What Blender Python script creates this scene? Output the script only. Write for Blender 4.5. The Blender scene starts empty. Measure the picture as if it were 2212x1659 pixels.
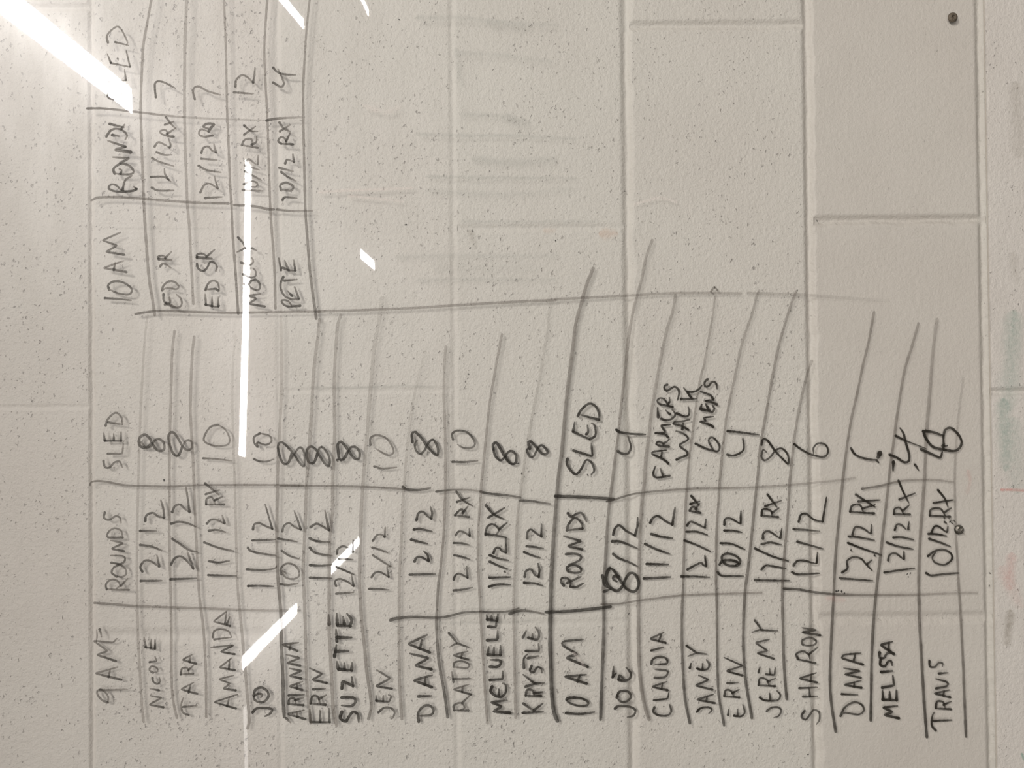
import bpy, math, random
import numpy as np
from mathutils import Vector, Matrix

SC = bpy.context.scene
COL = SC.collection
rnd = random.Random(7)

# ---------------------------------------------------------------- camera, world, exposure
W_IMG, H_IMG, F_PX = 2212.0, 1659.0, 1854.0
DIST = 0.977
S_PX = DIST / F_PX                       # metres per photo pixel on the wall
YAW, ROLL = 0.0135, 0.009
def _rotz(v, a):
    c, s = math.cos(a), math.sin(a)
    return Vector((v[0]*c + v[1]*s, -v[0]*s + v[1]*c, v[2]))
# the photograph is turned a quarter: real "up" is the picture's left
AX = _rotz((-math.sin(ROLL), 0, -math.cos(ROLL)), YAW)
AY = _rotz((math.cos(ROLL), 0, -math.sin(ROLL)), YAW)
AZ = _rotz((0, -1, 0), YAW)
CAM = Vector((-DIST*math.tan(YAW), -DIST, 0))
cd = bpy.data.cameras.new('camera'); cam = bpy.data.objects.new('camera', cd); COL.objects.link(cam)
cd.sensor_fit = 'HORIZONTAL'; cd.sensor_width = 36.0; cd.lens = 36.0*F_PX/W_IMG
cd.clip_start = 0.01; cd.clip_end = 60
m = Matrix((AX, AY, AZ)).transposed().to_4x4(); m.translation = CAM
cam.matrix_world = m
SC.camera = cam

world = bpy.data.worlds.new('world'); SC.world = world; world.use_nodes = True
world.node_tree.nodes['Background'].inputs[0].default_value = (0.9, 0.85, 0.78, 1)
world.node_tree.nodes['Background'].inputs[1].default_value = 0.0
vs = SC.view_settings
vs.view_transform = 'Standard'; vs.look = 'None'; vs.gamma = 1.0; vs.use_curve_mapping = False
vs.exposure = 0.22
SC.cycles.transparent_max_bounces = 28
SC.cycles.use_denoising = True
SC.cycles.max_bounces = 5; SC.cycles.diffuse_bounces = 3; SC.cycles.adaptive_threshold = 0.015
LAMP = 165.0                             # radiance of the tube covers
LAMP_COL = (1.0, 0.953, 0.922)

def ray(px, py):
    return AX*((px-W_IMG/2)/F_PX) - AY*((py-H_IMG/2)/F_PX) - AZ
def hit(px, py, y=0.0):                  # a measured point of the photograph on the plane y
    d = ray(px, py); t = (y-CAM.y)/d.y
    return CAM + d*t

# ---------------------------------------------------------------- helpers
def tag(o, label=None, cat=None, group=None, kind=None):
    if label: o['label'] = label
    if cat: o['category'] = cat
    if group: o['group'] = group
    if kind: o['kind'] = kind
    return o
def mesh_obj(name, verts, faces, mat, parent=None, smooth=False):
    me = bpy.data.meshes.new(name)
    me.from_pydata([tuple(v) for v in verts], [], faces)
    if smooth: me.shade_smooth()
    me.materials.append(mat)
    o = bpy.data.objects.new(name, me); COL.objects.link(o)
    if parent: o.parent = parent
    return o
class MB:
    def __init__(s): s.v = []; s.f = []
    def box(s, a, b):
        n = len(s.v)
        for x in (a[0], b[0]):
            for y in (a[1], b[1]):
                for z in (a[2], b[2]): s.v.append((x, y, z))
        s.f += [tuple(n+i for i in q) for q in ((0,1,3,2),(4,6,7,5),(0,4,5,1),(2,3,7,6),(0,2,6,4),(1,5,7,3))]
    def prism(s, prof, x0, x1):          # profile in (y,z), swept along x
        n = len(s.v); k = len(prof)
        for x in (x0, x1):
            for p in prof: s.v.append((x, p[0], p[1]))
        for i in range(k):
            j = (i+1) % k
            s.f.append((n+i, n+j, n+k+j, n+k+i))
        s.f.append(tuple(n+i for i in range(k))[::-1]); s.f.append(tuple(n+k+i for i in range(k)))
    def lathe(s, prof, c, seg=28):       # profile (r, y) turned about the y axis
        n = len(s.v)
        for r, y in prof:
            for i in range(seg):
                a = 2*math.pi*i/seg
                s.v.append((c[0]+r*math.cos(a), c[1]+y, c[2]+r*math.sin(a)))
        for k in range(len(prof)-1):
            for i in range(seg):
                j = (i+1) % seg
                s.f.append((n+k*seg+i, n+k*seg+j, n+(k+1)*seg+j, n+(k+1)*seg+i))
        s.f.append(tuple(n+i for i in range(seg))); s.f.append(tuple(n+(len(prof)-1)*seg+i for i in range(seg))[::-1])
    def obj(s, name, mat, parent=None, smooth=False): return mesh_obj(name, s.v, s.f, mat, parent, smooth)

class NT:
    def __init__(s, name):
        s.m = bpy.data.materials.new(name); s.m.use_nodes = True
        s.t = s.m.node_tree; s.t.nodes.clear(); s.out = s.n('ShaderNodeOutputMaterial')
    def n(s, kind, ins=None, **props):
        nd = s.t.nodes.new(kind)
        for k, v in props.items(): setattr(nd, k, v)
        for k, v in (ins or {}).items():
            if hasattr(v, 'is_output') or isinstance(v, bpy.types.NodeSocket): s.t.links.new(v, nd.inputs[k])
            else: nd.inputs[k].default_value = v
        return nd
    def math(s, op, a, b=0.0, c=0.0, clamp=False):
        return s.n('ShaderNodeMath', {0: a, 1: b, 2: c}, operation=op, use_clamp=clamp).outputs[0]
    def mix(s, fac, a, b, blend='MIX'):
        nd = s.n('ShaderNodeMix', data_type='RGBA', blend_type=blend)
        for k, v in ((0, fac), (6, a), (7, b)):
            if isinstance(v, bpy.types.NodeSocket): s.t.links.new(v, nd.inputs[k])
            else: nd.inputs[k].default_value = v
        return nd.outputs[2]
    def ramp(s, v, lo, hi, a=0.0, b=1.0, smooth=True):
        nd = s.n('ShaderNodeMapRange', {0: v, 1: lo, 2: hi, 3: a, 4: b}, interpolation_type='SMOOTHSTEP' if smooth else 'LINEAR')
        return nd.outputs[0]
    def noise(s, vec, scale, detail=2.0, rough=0.5, dist=0.0):
        return s.n('ShaderNodeTexNoise', {'Vector': vec, 'Scale': scale, 'Detail': detail, 'Roughness': rough, 'Distortion': dist}).outputs[0]
    def done(s, surf):
        s.t.links.new(surf, s.out.inputs[0]); return s.m

def simple(name, col, rough=0.6, metal=0.0, nscale=30.0, namt=0.12, bump=0.0):
    g = NT(name); co = g.n('ShaderNodeTexCoord').outputs['Object']
    nz = g.noise(co, nscale, 4.0)
    f = g.math('MULTIPLY_ADD', nz, namt*2, 1-namt)
    c = g.n('ShaderNodeVectorMath', {0: col[:3], 3: f}, operation='SCALE').outputs[0]
    b = g.n('ShaderNodeBsdfPrincipled', {'Base Color': c, 'Roughness': rough, 'Metallic': metal})
    if bump: g.t.links.new(g.n('ShaderNodeBump', {'Height': nz, 'Strength': bump, 'Distance': 0.002}).outputs[0], b.inputs['Normal'])
    return g.done(b.outputs[0])

# painted block: roller texture plus the open pores of the block
def mat_block():
    g = NT('painted_block')
    co = g.n('ShaderNodeTexCoord').outputs['Object']
    pits_amt = g.n('ShaderNodeAttribute', attribute_name='pits', attribute_type='OBJECT').outputs['Fac']
    tint = g.n('ShaderNodeAttribute', attribute_name='tone', attribute_type='OBJECT').outputs['Fac']
    warp = g.n('ShaderNodeVectorMath', {0: co, 1: g.n('ShaderNodeVectorMath', {0: g.n('ShaderNodeTexNoise', {'Vector': co, 'Scale': 220.0, 'Detail': 3.0}).outputs[1], 3: 0.008}, operation='SCALE').outputs[0]}, operation='ADD').outputs[0]
    stretch = g.n('ShaderNodeMapping', {'Vector': warp, 'Rotation': (0, 0.5, 0), 'Scale': (0.62, 1, 1)}).outputs[0]
    def pits(scale, lo, hi, mask_scale, mlo, mhi):
        v = g.n('ShaderNodeTexVoronoi', {'Vector': stretch, 'Scale': scale, 'Randomness': 1.0})
        r = g.n('ShaderNodeSeparateColor', {0: v.outputs['Color']}).outputs[0]
        size = g.math('MULTIPLY', r, g.math('MULTIPLY', pits_amt, g.ramp(g.noise(co, mask_scale, 1.0), mlo, mhi)))
        rad = g.ramp(size, 0.1, 1.0, 0.0, hi, False)
        return g.math('SUBTRACT', 1.0, g.n('ShaderNodeMapRange', {0: v.outputs['Distance'], 1: g.math('MULTIPLY', rad, 0.35), 2: g.math('ADD', rad, 0.001), 3: 0.0, 4: 1.0}, interpolation_type='SMOOTHSTEP').outputs[0])
    p1 = pits(120.0, 0, 0.34, 12.0, 0.2, 0.55)
    p2 = pits(250.0, 0, 0.50, 18.0, 0.2, 0.6)
    p = g.math('MAXIMUM', p1, g.math('MULTIPLY', p2, 0.75))
    fine = g.noise(co, 480.0, 3.0, 0.6)
    peel = g.noise(co, 190.0, 1.0, 0.5)
    broad = g.noise(co, 30.0, 2.0)
    h = g.math('ADD', g.math('MULTIPLY', fine, 0.62), g.math('ADD', g.math('MULTIPLY', peel, 0.65), g.math('MULTIPLY', broad, 0.5)))
    h = g.math('SUBTRACT', h, g.math('MULTIPLY', p, 0.85))
    bump = g.n('ShaderNodeBump', {'Height': h, 'Strength': g.ramp(pits_amt, 0.25, 0.95, 0.5, 1.0, False), 'Distance': 0.0018}).outputs[0]
    base = g.mix(g.ramp(g.noise(co, 5.0, 3.0), 0.3, 0.7), (0.63, 0.575, 0.53, 1), (0.66, 0.612, 0.565, 1))
    base = g.mix(g.math('MULTIPLY', tint, 1.0, clamp=True), base, (0.565, 0.57, 0.518, 1))
    light_falloff = g.n('ShaderNodeAttribute', attribute_name='light_falloff', attribute_type='OBJECT').outputs['Fac']
    base = g.mix(g.math('MULTIPLY', light_falloff, g.ramp(g.noise(co, 12.0, 4.0, 0.6), 0.2, 0.8, 0.8, 1.15)), base, (0.33, 0.29, 0.25, 1))  # weaker light low on the wall, painted into the base colour
    base = g.mix(g.math('MULTIPLY', p, 0.2), base, (0.25, 0.22, 0.19, 1))
    b = g.n('ShaderNodeBsdfPrincipled', {'Base Color': base, 'Roughness': 0.5, 'Normal': bump})
    b.inputs['Specular IOR Level'].default_value = 0.35
    return g.done(b.outputs[0])
def mat_stained(name, col, alpha):       # scuffs and old marker smears lying on the paint or the panel
    g = NT(name)
    co = g.n('ShaderNodeTexCoord').outputs['Object']
    e = g.n('ShaderNodeAttribute', attribute_name='ink', attribute_type='GEOMETRY')
    sep = g.n('ShaderNodeSeparateColor', {0: e.outputs['Color']})
    soft = g.ramp(sep.outputs[0], 0.0, 1.0, 1.0, 0.0)
    nz = g.ramp(g.noise(co, 260.0, 3.0, 0.6), 0.25, 0.7, 0.35, 1.0)
    a = g.math('MULTIPLY', g.math('MULTIPLY', soft, nz), g.math('MULTIPLY', sep.outputs[1], alpha), clamp=True)
    d = g.n('ShaderNodeBsdfDiffuse', {'Color': col})
    t = g.n('ShaderNodeBsdfTransparent')
    return g.done(g.n('ShaderNodeMixShader', {0: a, 1: t.outputs[0], 2: d.outputs[0]}).outputs[0])
def mat_ink():
    g = NT('dry_marker_ink')
    co = g.n('ShaderNodeTexCoord').outputs['Object']
    e = g.n('ShaderNodeAttribute', attribute_name='ink', attribute_type='GEOMETRY')
    sep = g.n('ShaderNodeSeparateColor', {0: e.outputs['Color']})
    across, dens = sep.outputs[0], sep.outputs[1]
    n1 = g.noise(co, 900.0, 2.0, 0.6)
    edge = g.math('ADD', across, g.math('MULTIPLY', g.math('SUBTRACT', n1, 0.5), 0.5))
    soft = g.ramp(edge, 0.52, 1.04, 1.0, 0.0)
    rim = g.ramp(across, 0.1, 0.72, 0.92, 1.04)        # ink pools at the edges of a stroke
    streak = g.ramp(g.noise(co, 120.0, 2.0, 0.6), 0.3, 0.7, 0.9, 1.08)
    a = g.math('MULTIPLY', g.math('MULTIPLY', soft, rim), g.math('MULTIPLY', streak, dens), clamp=True)
    thin = g.ramp(dens, 0.5, 0.85, 0.0, 1.0)
    col = g.mix(thin, (0.125, 0.106, 0.087, 1), (0.018, 0.015, 0.010, 1))
    d = g.n('ShaderNodeBsdfPrincipled', {'Base Color': col, 'Roughness': 0.55})
    d.inputs['Specular IOR Level'].default_value = 0.25
    t = g.n('ShaderNodeBsdfTransparent')
    return g.done(g.n('ShaderNodeMixShader', {0: a, 1: t.outputs[0], 2: d.outputs[0]}).outputs[0])
def mat_panel():
    g = NT('clear_acrylic')
    co = g.n('ShaderNodeTexCoord').outputs['Object']
    fr = g.n('ShaderNodeFresnel', {'IOR': 1.49}).outputs[0]
    fr = g.math('MULTIPLY', fr, 1.6, clamp=True)
    sharp = g.n('ShaderNodeBsdfGlossy', {'Color': (1, 1, 1, 1), 'Roughness': 0.012})
    haze = g.n('ShaderNodeBsdfGlossy', {'Color': (1, 1, 1, 1), 'Roughness': 0.38})
    halo = g.n('ShaderNodeBsdfGlossy', {'Color': (1, 1, 1, 1), 'Roughness': 0.15})
    haze = g.n('ShaderNodeMixShader', {0: 0.085, 1: haze.outputs[0], 2: halo.outputs[0]})
    wipe = g.ramp(g.noise(g.n('ShaderNodeMapping', {'Vector': co, 'Scale': (1, 1, 3)}).outputs[0], 9.0, 4.0, 0.6), 0.3, 0.75, 0.42, 0.66)
    gl = g.n('ShaderNodeMixShader', {0: wipe, 1: sharp.outputs[0], 2: haze.outputs[0]})
    t = g.n('ShaderNodeBsdfTransparent', {'Color': (0.965, 0.975, 0.965, 1)})
    front = g.n('ShaderNodeMixShader', {0: fr, 1: t.outputs[0], 2: gl.outputs[0]})
    # light meets the coat from the room side only
    back = g.n('ShaderNodeNewGeometry').outputs['Backfacing']
    t2 = g.n('ShaderNodeBsdfTransparent')
    return g.done(g.n('ShaderNodeMixShader', {0: back, 1: front.outputs[0], 2: t2.outputs[0]}).outputs[0])
def mat_edge():
    g = NT('polished_panel_edge')
    co = g.n('ShaderNodeTexCoord').outputs['Object']
    c = g.mix(g.noise(co, 40.0, 2.0), (0.66, 0.60, 0.53, 1), (0.74, 0.68, 0.60, 1))
    b = g.n('ShaderNodeBsdfPrincipled', {'Base Color': c, 'Roughness': 0.2})
    t = g.n('ShaderNodeBsdfTransparent', {'Color': (0.9, 0.9, 0.88, 1)})
    return g.done(g.n('ShaderNodeMixShader', {0: 0.55, 1: t.outputs[0], 2: b.outputs[0]}).outputs[0])
def mat_glow(name, power, col):
    g = NT(name)
    co = g.n('ShaderNodeTexCoord').outputs['Object']
    s = g.math('MULTIPLY_ADD', g.noise(co, 2.0, 1.0), power*0.06, power*0.97)
    return g.done(g.n('ShaderNodeEmission', {0: (*col, 1), 1: s}).outputs[0])

M_BLOCK = mat_block()
M_INK = mat_ink()
M_PANEL = mat_panel()
M_EDGE = mat_edge()
M_STEEL = simple('zinc_screw', (0.30, 0.26, 0.21), 0.42, 0.55, 700, 0.45, 0.5)
M_DULL = simple('brown_screw', (0.13, 0.105, 0.075), 0.6, 0.3, 700, 0.5, 0.6)
M_HOUSE = simple('white_enamel', (0.75, 0.74, 0.70), 0.4)
M_CEIL = simple('painted_deck', (0.20, 0.195, 0.185), 0.85, 0, 3, 0.1)
M_FLOOR = simple('black_rubber_floor', (0.035, 0.034, 0.033), 0.8, 0, 60, 0.3, 0.4)
M_GREY = simple('grey_painted_wall', (0.30, 0.29, 0.27), 0.75, 0, 4, 0.08)
M_WALL = simple('painted_wall', (0.60, 0.56, 0.50), 0.7, 0, 4, 0.06, 0.0)

# ---------------------------------------------------------------- the block wall
CEIL = 2.4; FLOOR = -1.5
def vnoise(x, z, sc, seed):              # smooth value noise, vectorised
    x = x*sc + seed*17.31; z = z*sc + seed*5.77
    xi = np.floor(x); zi = np.floor(z); fx = x-xi; fz = z-zi
    fx = fx*fx*(3-2*fx); fz = fz*fz*(3-2*fz)
    def h(a, b):
        v = np.sin(a*127.1 + b*311.7 + seed*74.7)*43758.5453
        return v-np.floor(v)
    return (h(xi, zi)*(1-fx)+h(xi+1, zi)*fx)*(1-fz) + (h(xi, zi+1)*(1-fx)+h(xi+1, zi+1)*fx)*fz
# bed joints, measured left to right in the photo (top to bottom on the wall): position, half width, depth
bed_px = [(198, 8.5, .0030), (603, 10, .0010), (982, 10, .0012), (1360, 15, .0042), (1754, 14, .0050), (2129, 13, .0042)]
beds = [(hit(p, 840).z, w*S_PX, d) for p, w, d in bed_px]
CH = 0.2035
for k in range(1, 4): beds.insert(0, (beds[0][0]+CH, .006, .003))
for k in range(1, 4): beds.append((beds[-1][0]-CH, .006, .003))
# head joints per course (course i lies between bed i and i+1)
head_px = {2: [(880, 8, .0010)], 3: [(504, 4, .00012), (1372, 20, .0022)], 4: [(843, 9, .0008)],
           5: [(492, 10, .0012), (1346, 11, .0008)], 6: [(54, 14, .0036), (911, 9, .0004)], 7: [(475, 14, .0044), (1334, 16, .0028)],
           8: [(846, 13, .0038)]}
LB = 868*S_PX
XMAX = 1.20
heads = []
for i in range(len(beds)-1):
    zc = (beds[i][0]+beds[i+1][0])/2
    if i in head_px:
        pxc = W_IMG/2 - zc/S_PX
        hs = [(hit(pxc, y).x, w*S_PX, d) for y, w, d in head_px[i]]
    else:
        ref = heads[i-2] if i >= 2 else [(-0.03 + (i % 2)*LB/2, .006, .002)]
        hs = [(ref[0][0], .006, .0025)]
    hs.sort(key=lambda t: t[0])
    while hs[0][0]-LB > -XMAX: hs.insert(0, (hs[0][0]-LB, .006, .0025))
    while hs[-1][0]+LB < XMAX: hs.append((hs[-1][0]+LB, .006, .0025))
    heads.append(hs)

def relief(x, z, course, tilt):          # depth of the painted face behind the wall plane
    y = np.zeros_like(x)
    for k in (course, course+1):
        c, w, d = beds[k]
        wob = (vnoise(x, z*0+k, 55, 3+k)-.5)*.0022 + (vnoise(x, z*0+k, 210, 9+k)-.5)*.0016
        t = np.clip(np.abs(z-c+wob*0.6)/(w*1.05+wob), 0, 1)
        y = np.maximum(y, d*(1-t*t*(3-2*t)))
    for c, w, d in heads[course]:
        wob = (vnoise(z, x*0+c, 60, 5)-.5)*.002 + (vnoise(z, x*0+c, 200, 7)-.5)*.0014
        t = np.clip(np.abs(x-c+wob*0.6)/(w*1.05+wob), 0, 1)
        y = np.maximum(y, d*(1-t*t*(3-2*t)))
    y = y + (vnoise(x, z, 22, 1)-.5)*.0005 + (vnoise(x, z, 90, 2)-.5)*.00016
    return y

def axis(a, b, fine, coarse, band):      # fine steps near both ends, coarse between
    L = b-a
    if L <= 2*band: return np.linspace(a, b, max(2, int(L/fine)+1))
    n1 = max(1, int(band/fine)); n2 = max(1, int((L-2*band)/coarse))
    return np.concatenate([np.linspace(a, a+band, n1, endpoint=False), np.linspace(a+band, b-band, n2, endpoint=False), np.linspace(b-band, b, n1+1)])

def patch(name, x0, x1, z0, z1, course, near, parent, back, mortar=False):
    f = .0012 if near else .004
    if mortar:
        xs = np.linspace(x0, x1, max(2, int((x1-x0)/(.0024 if near else .008))+1)); zs = np.linspace(z0, z1, max(2, int((z1-z0)/.0009)+1))
        if (x1-x0) < (z1-z0):
            xs = np.linspace(x0, x1, max(2, int((x1-x0)/.0009)+1)); zs = np.linspace(z0, z1, max(2, int((z1-z0)/.0024)+1))
    else:
        xs = axis(x0, x1, f, .0026 if near else .02, .012); zs = axis(z0, z1, f, .0026 if near else .02, .012)
    X, Z = np.meshgrid(xs, zs, indexing='ij'); Y = relief(X, Z, course, 0)
    nx, nz = X.shape
    v = np.stack([X.ravel(), Y.ravel(), Z.ravel()], 1)
    idx = np.arange(nx*nz).reshape(nx, nz)
    q = np.stack([idx[:-1, :-1].ravel(), idx[1:, :-1].ravel(), idx[1:, 1:].ravel(), idx[:-1, 1:].ravel()], 1)
    # sides going back into the wall
    ring = np.concatenate([idx[:, 0], idx[-1, 1:], idx[-2::-1, -1], idx[0, -2:0:-1]])
    rb = v[ring].copy(); rb[:, 1] = back
    n0 = len(v); v = np.concatenate([v, rb]); k = len(ring); ar = np.arange(k)
    v = np.concatenate([v, v[ring]]); n1 = n0+k     # a second rim keeps the face's shading clean
    side = np.stack([n1+ar, n0+ar, n0+(ar+1) % k, n1+(ar+1) % k], 1)
    q = np.concatenate([q, side])
    me = bpy.data.meshes.new(name)
    me.vertices.add(len(v)); me.vertices.foreach_set('co', v.ravel().astype(np.float32))
    me.loops.add(len(q)*4); me.loops.foreach_set('vertex_index', q.ravel().astype(np.int32))
    me.polygons.add(len(q)); me.polygons.foreach_set('loop_start', np.arange(0, len(q)*4, 4, dtype=np.int32))
    me.update(calc_edges=True); me.validate()
    me.shade_smooth()
    me.materials.append(M_BLOCK)
    o = bpy.data.objects.new(name, me); COL.objects.link(o); o.parent = parent
    return o

# the wall behind and around the visible courses
wb = MB()
ztop, zbot = beds[0][0], beds[-1][0]
wb.box((-6.0, .060, FLOOR), (7.5, .20, CEIL+.5))
wb.box((-6.0, .0, FLOOR), (-XMAX, .060, CEIL+.5)); wb.box((XMAX, .0, FLOOR), (7.5, .060, CEIL+.5))
wb.box((-XMAX, .0, ztop), (XMAX, .060, CEIL+.5)); wb.box((-XMAX, .0, FLOOR), (XMAX, .060, zbot))
wall = wb.obj('wall_front', M_WALL); tag(wall, kind='structure')
tag(wall, 'white painted concrete block wall behind the clear writing panel', 'wall')

LIGHT_FALLOFF = {6: .06, 7: .22, 8: .24, 9: .26, 10: .3}  # lower courses darkened by colour to imitate light fading down the wall
TONE = {2: .08, 3: .12, 4: .24, 5: .3, 6: .26, 7: .16, 8: .42}
pit_levels = {2: .78, 3: .78, 4: .78, 5: .8, 6: .7, 7: .35, 8: .55}
for i in range(len(beds)-1):
    zt, wt, _ = beds[i]; zb, wbm, _ = beds[i+1]
    edges = [-XMAX] + [h[0] for h in heads[i]] + [XMAX]
    near_c = 2 <= i <= 8
    J = .0045
    for k in range(len(edges)-1):
        a = edges[k] + (J if k else 0); b = edges[k+1] - (J if k < len(edges)-2 else 0)
        if b-a < .01: continue
        near = near_c and a < .62 and b > -.62
        o = patch('concrete_block', a, b, zb+J, zt-J, i, near, wall, .058)
        o['pits'] = pit_levels.get(i, .7)*rnd.uniform(.85, 1.1)
        o['tone'] = TONE.get(i, .2); o['light_falloff'] = LIGHT_FALLOFF.get(i, .0)
        if k < len(edges)-2:
            o = patch('head_joint', edges[k+1]-J, edges[k+1]+J, zb+J, zt-J, i, near, wall, .058, True)
            o['pits'] = .5; o['tone'] = TONE.get(i, .2); o['light_falloff'] = LIGHT_FALLOFF.get(i, .0)
    if i > 0:
        o = patch('bed_joint', -XMAX, XMAX, zt-J, zt+J, i-1, near_c or i == 9, wall, .058, True)
        o['pits'] = .5; o['tone'] = (TONE.get(i, .2)+TONE.get(i-1, .2))/2; o['light_falloff'] = (LIGHT_FALLOFF.get(i, .0)+LIGHT_FALLOFF.get(i-1, .0))/2

# ---------------------------------------------------------------- the room that lights the wall and shows in the panel
def slab(name, a, b, mat):
    q = MB(); q.box(a, b); o = q.obj(name, mat); tag(o, kind='structure'); return o
slab('floor', (-6.2, -18.2, FLOOR-.15), (7.7, .2, FLOOR), M_FLOOR)
slab('ceiling', (-6.2, -18.2, CEIL+.5), (7.7, .2, CEIL+.65), M_CEIL)
slab('wall_left', (-6.2, -18.2, FLOOR), (-6.0, .2, CEIL+.5), M_GREY)
slab('wall_right', (7.5, -18.2, FLOOR), (7.7, .2, CEIL+.5), M_GREY)
slab('wall_rear', (-6.0, -18.2, FLOOR), (7.5, -18.0, CEIL+.5), M_GREY)

# ---------------------------------------------------------------- the clear panel
def gap(x, z):                           # the sheet is screwed down low and bows off the wall above
    u = np.clip((z - ZB)/1.126, 0, 1.1); v = np.clip((x+.437)/.874, 0, 1.25)
    return .0012 + u*(.0022 + .0068*v*v)
ZB = hit(2136, 840).z                    # lower edge
TH = .003
def on_panel(px, py, lift=0.0):
    p = hit(px, py)
    for _ in range(3): p = hit(px, py, -(float(gap(p.x, p.z))+TH+lift))
    return p
PX0, PX1, PZ1 = -1.05, 1.10, ZB+1.219
nx, nz = 87, 49
xs = np.linspace(PX0, PX1, nx); zs = np.linspace(ZB, PZ1, nz)
X, Z = np.meshgrid(xs, zs, indexing='ij'); G = gap(X, Z)
fv = [(X[i, j], -(G[i, j]+TH), Z[i, j]) for i in range(nx) for j in range(nz)]
ff = [(i*nz+j, (i+1)*nz+j, (i+1)*nz+j+1, i*nz+j+1) for i in range(nx-1) for j in range(nz-1)]
panel = bpy.data.objects.new('clear_writing_panel', None); COL.objects.link(panel)
tag(panel, 'clear acrylic sheet screwed to the block wall, covered in handwritten black marker score tables', 'whiteboard')
bv = [(x, y+TH, z) for x, y, z in fv]
ring = [i*nz for i in range(nx)] + [(nx-1)*nz+j for j in range(1, nz)] + [i*nz+nz-1 for i in range(nx-2, -1, -1)] + [j for j in range(nz-2, 0, -1)]
sheet = mesh_obj('acrylic_sheet', fv+bv, ff+[tuple(len(fv)+k for k in f[::-1]) for f in ff], M_PANEL, panel, True)
ev = [fv[k] for k in ring]+[bv[k] for k in ring]; n = len(ring)
mesh_obj('polished_edge', ev, [(k, (k+1) % n, n+(k+1) % n, n+k) for k in range(n)][:], M_EDGE, panel)
tag(bpy.data.objects['polished_edge'], 'thin pale polished edge of the clear sheet')

# ---------------------------------------------------------------- ink
REG = {'R1': (150, 1200, 3.614), 'R2': (150, 800, 3.606), 'R3': (150, 400, 3.607), 'R4': (0, 0, 3.16), 'R5': (600, 1200, 3.614), 'R6': (600, 800, 3.606),
       'R7': (1050, 1200, 3.614), 'R8': (1050, 800, 3.606), 'R9': (1500, 1200, 3.107), 'R10': (1500, 800, 3.107), 'R11': (1500, 400, 3.107),
       'R12': (1500, 0, 3.107), 'R13': (600, 0, 3.607), 'R14': (1000, 0, 3.607), 'R15': (600, 400, 3.607), 'R16': (1000, 400, 3.607), 'FULL': (0, 0, 1.0)}
def resample(pts, smooth, step=3.0):
    P = [np.array(p, float) for p in pts]
    out = []
    if smooth and len(P) > 2:
        Q = [2*P[0]-P[1]] + P + [2*P[-1]-P[-2]]
        for i in range(1, len(Q)-2):
            L = np.linalg.norm(Q[i+1]-Q[i]); n = max(1, int(L/step))
            for k in range(n):
                t = k/n
                out.append(.5*((2*Q[i]) + (-Q[i-1]+Q[i+1])*t + (2*Q[i-1]-5*Q[i]+4*Q[i+1]-Q[i+2])*t*t + (-Q[i-1]+3*Q[i]-3*Q[i+1]+Q[i+2])*t**3))
        out.append(P[-1])
    else:
        for a, b in zip(P[:-1], P[1:]):
            L = np.linalg.norm(b-a); n = max(1, int(L/step))
            for k in range(n): out.append(a+(b-a)*k/n)
        out.append(P[-1])
    return out
class Ink:
    LV = 0
    def __init__(s): s.v = []; s.f = []; s.c = []
    def stroke(s, pts, w0, w1, d0, d1, smooth=True, step=3.0, put=on_panel, lift0=.00003, pen=False):
        if not smooth: smooth_pts = resample(pts, False, step)
        else: smooth_pts = resample(pts, True, step)
        # round a polyline's corners a little, as a felt tip does
        P = smooth_pts
        if not smooth and len(P) > 4:
            P = [P[0]] + [(P[i-1]+2*P[i]+P[i+1])/4 for i in range(1, len(P)-1)] + [P[-1]]
        n = len(P)
        if n < 2: return
        T = [P[min(i+1, n-1)]-P[max(i-1, 0)] for i in range(n)]
        T = [t/(np.linalg.norm(t)+1e-9) for t in T]
        secs = []
        for k in (1.0, .85, .5):                       # round cap
            secs.append((P[0]-T[0]*w0/2*k, T[0], w0*math.sqrt(max(0.02, 1-k*k)), d0))
        for i in range(n):
            f = i/(n-1); wob = 1+.09*math.sin(i*.9+P[i][0])+.05*math.sin(i*.37+P[i][1])
            ww = (w0+(w1-w0)*f)*wob; dd = d0+(d1-d0)*f
            if pen:                                    # the tip lands heavy and lifts off light
                e0 = max(0.0, 1-i*step/7.0); e1 = max(0.0, 1-(n-1-i)*step/9.0)
                ww *= 1+.14*e0-.22*e1; dd += .05*e0-.08*e1
            secs.append((P[i], T[i], ww, min(.99, dd)))
        for k in (.5, .85, 1.0):
            wl = w1*(.78 if pen else 1)
            secs.append((P[-1]+T[-1]*wl/2*k, T[-1], wl*math.sqrt(max(0.02, 1-k*k)), d1))
        Ink.LV = (Ink.LV+1) % 23
        lift = lift0 + Ink.LV*.000006
        b = len(s.v); A = (-1, -.5, 0, .5, 1)
        for p, t, w, d in secs:
            nrm = np.array((-t[1], t[0]))
            capk = min(1.0, w/max(w0, .1)+.35)
            for a in A:
                q = p + nrm*a*w*.5*1.18
                s.v.append(tuple(put(q[0], q[1], lift))); s.c.append((abs(a), d, 0, 1))
        for i in range(len(secs)-1):
            for k in range(4):
                a0 = b+i*5+k; s.f.append((a0, a0+5, a0+6, a0+1))
    def obj(s, name, mat, parent):
        o = mesh_obj(name, s.v, s.f, mat, parent)
        at = o.data.color_attributes.new('ink', 'FLOAT_COLOR', 'POINT')
        at.data.foreach_set('color', np.array(s.c, np.float32).ravel())
        return o
NAMES = {'heading': 'written_heading', 'name': 'written_name', 'rounds': 'written_score', 'sled': 'written_score', 'note': 'written_note'}
KIND = {'heading': 'handwritten black heading ', 'name': 'handwritten black ', 'rounds': 'handwritten rounds score ', 'sled': 'handwritten sled score ', 'note': 'handwritten black note '}
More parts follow.
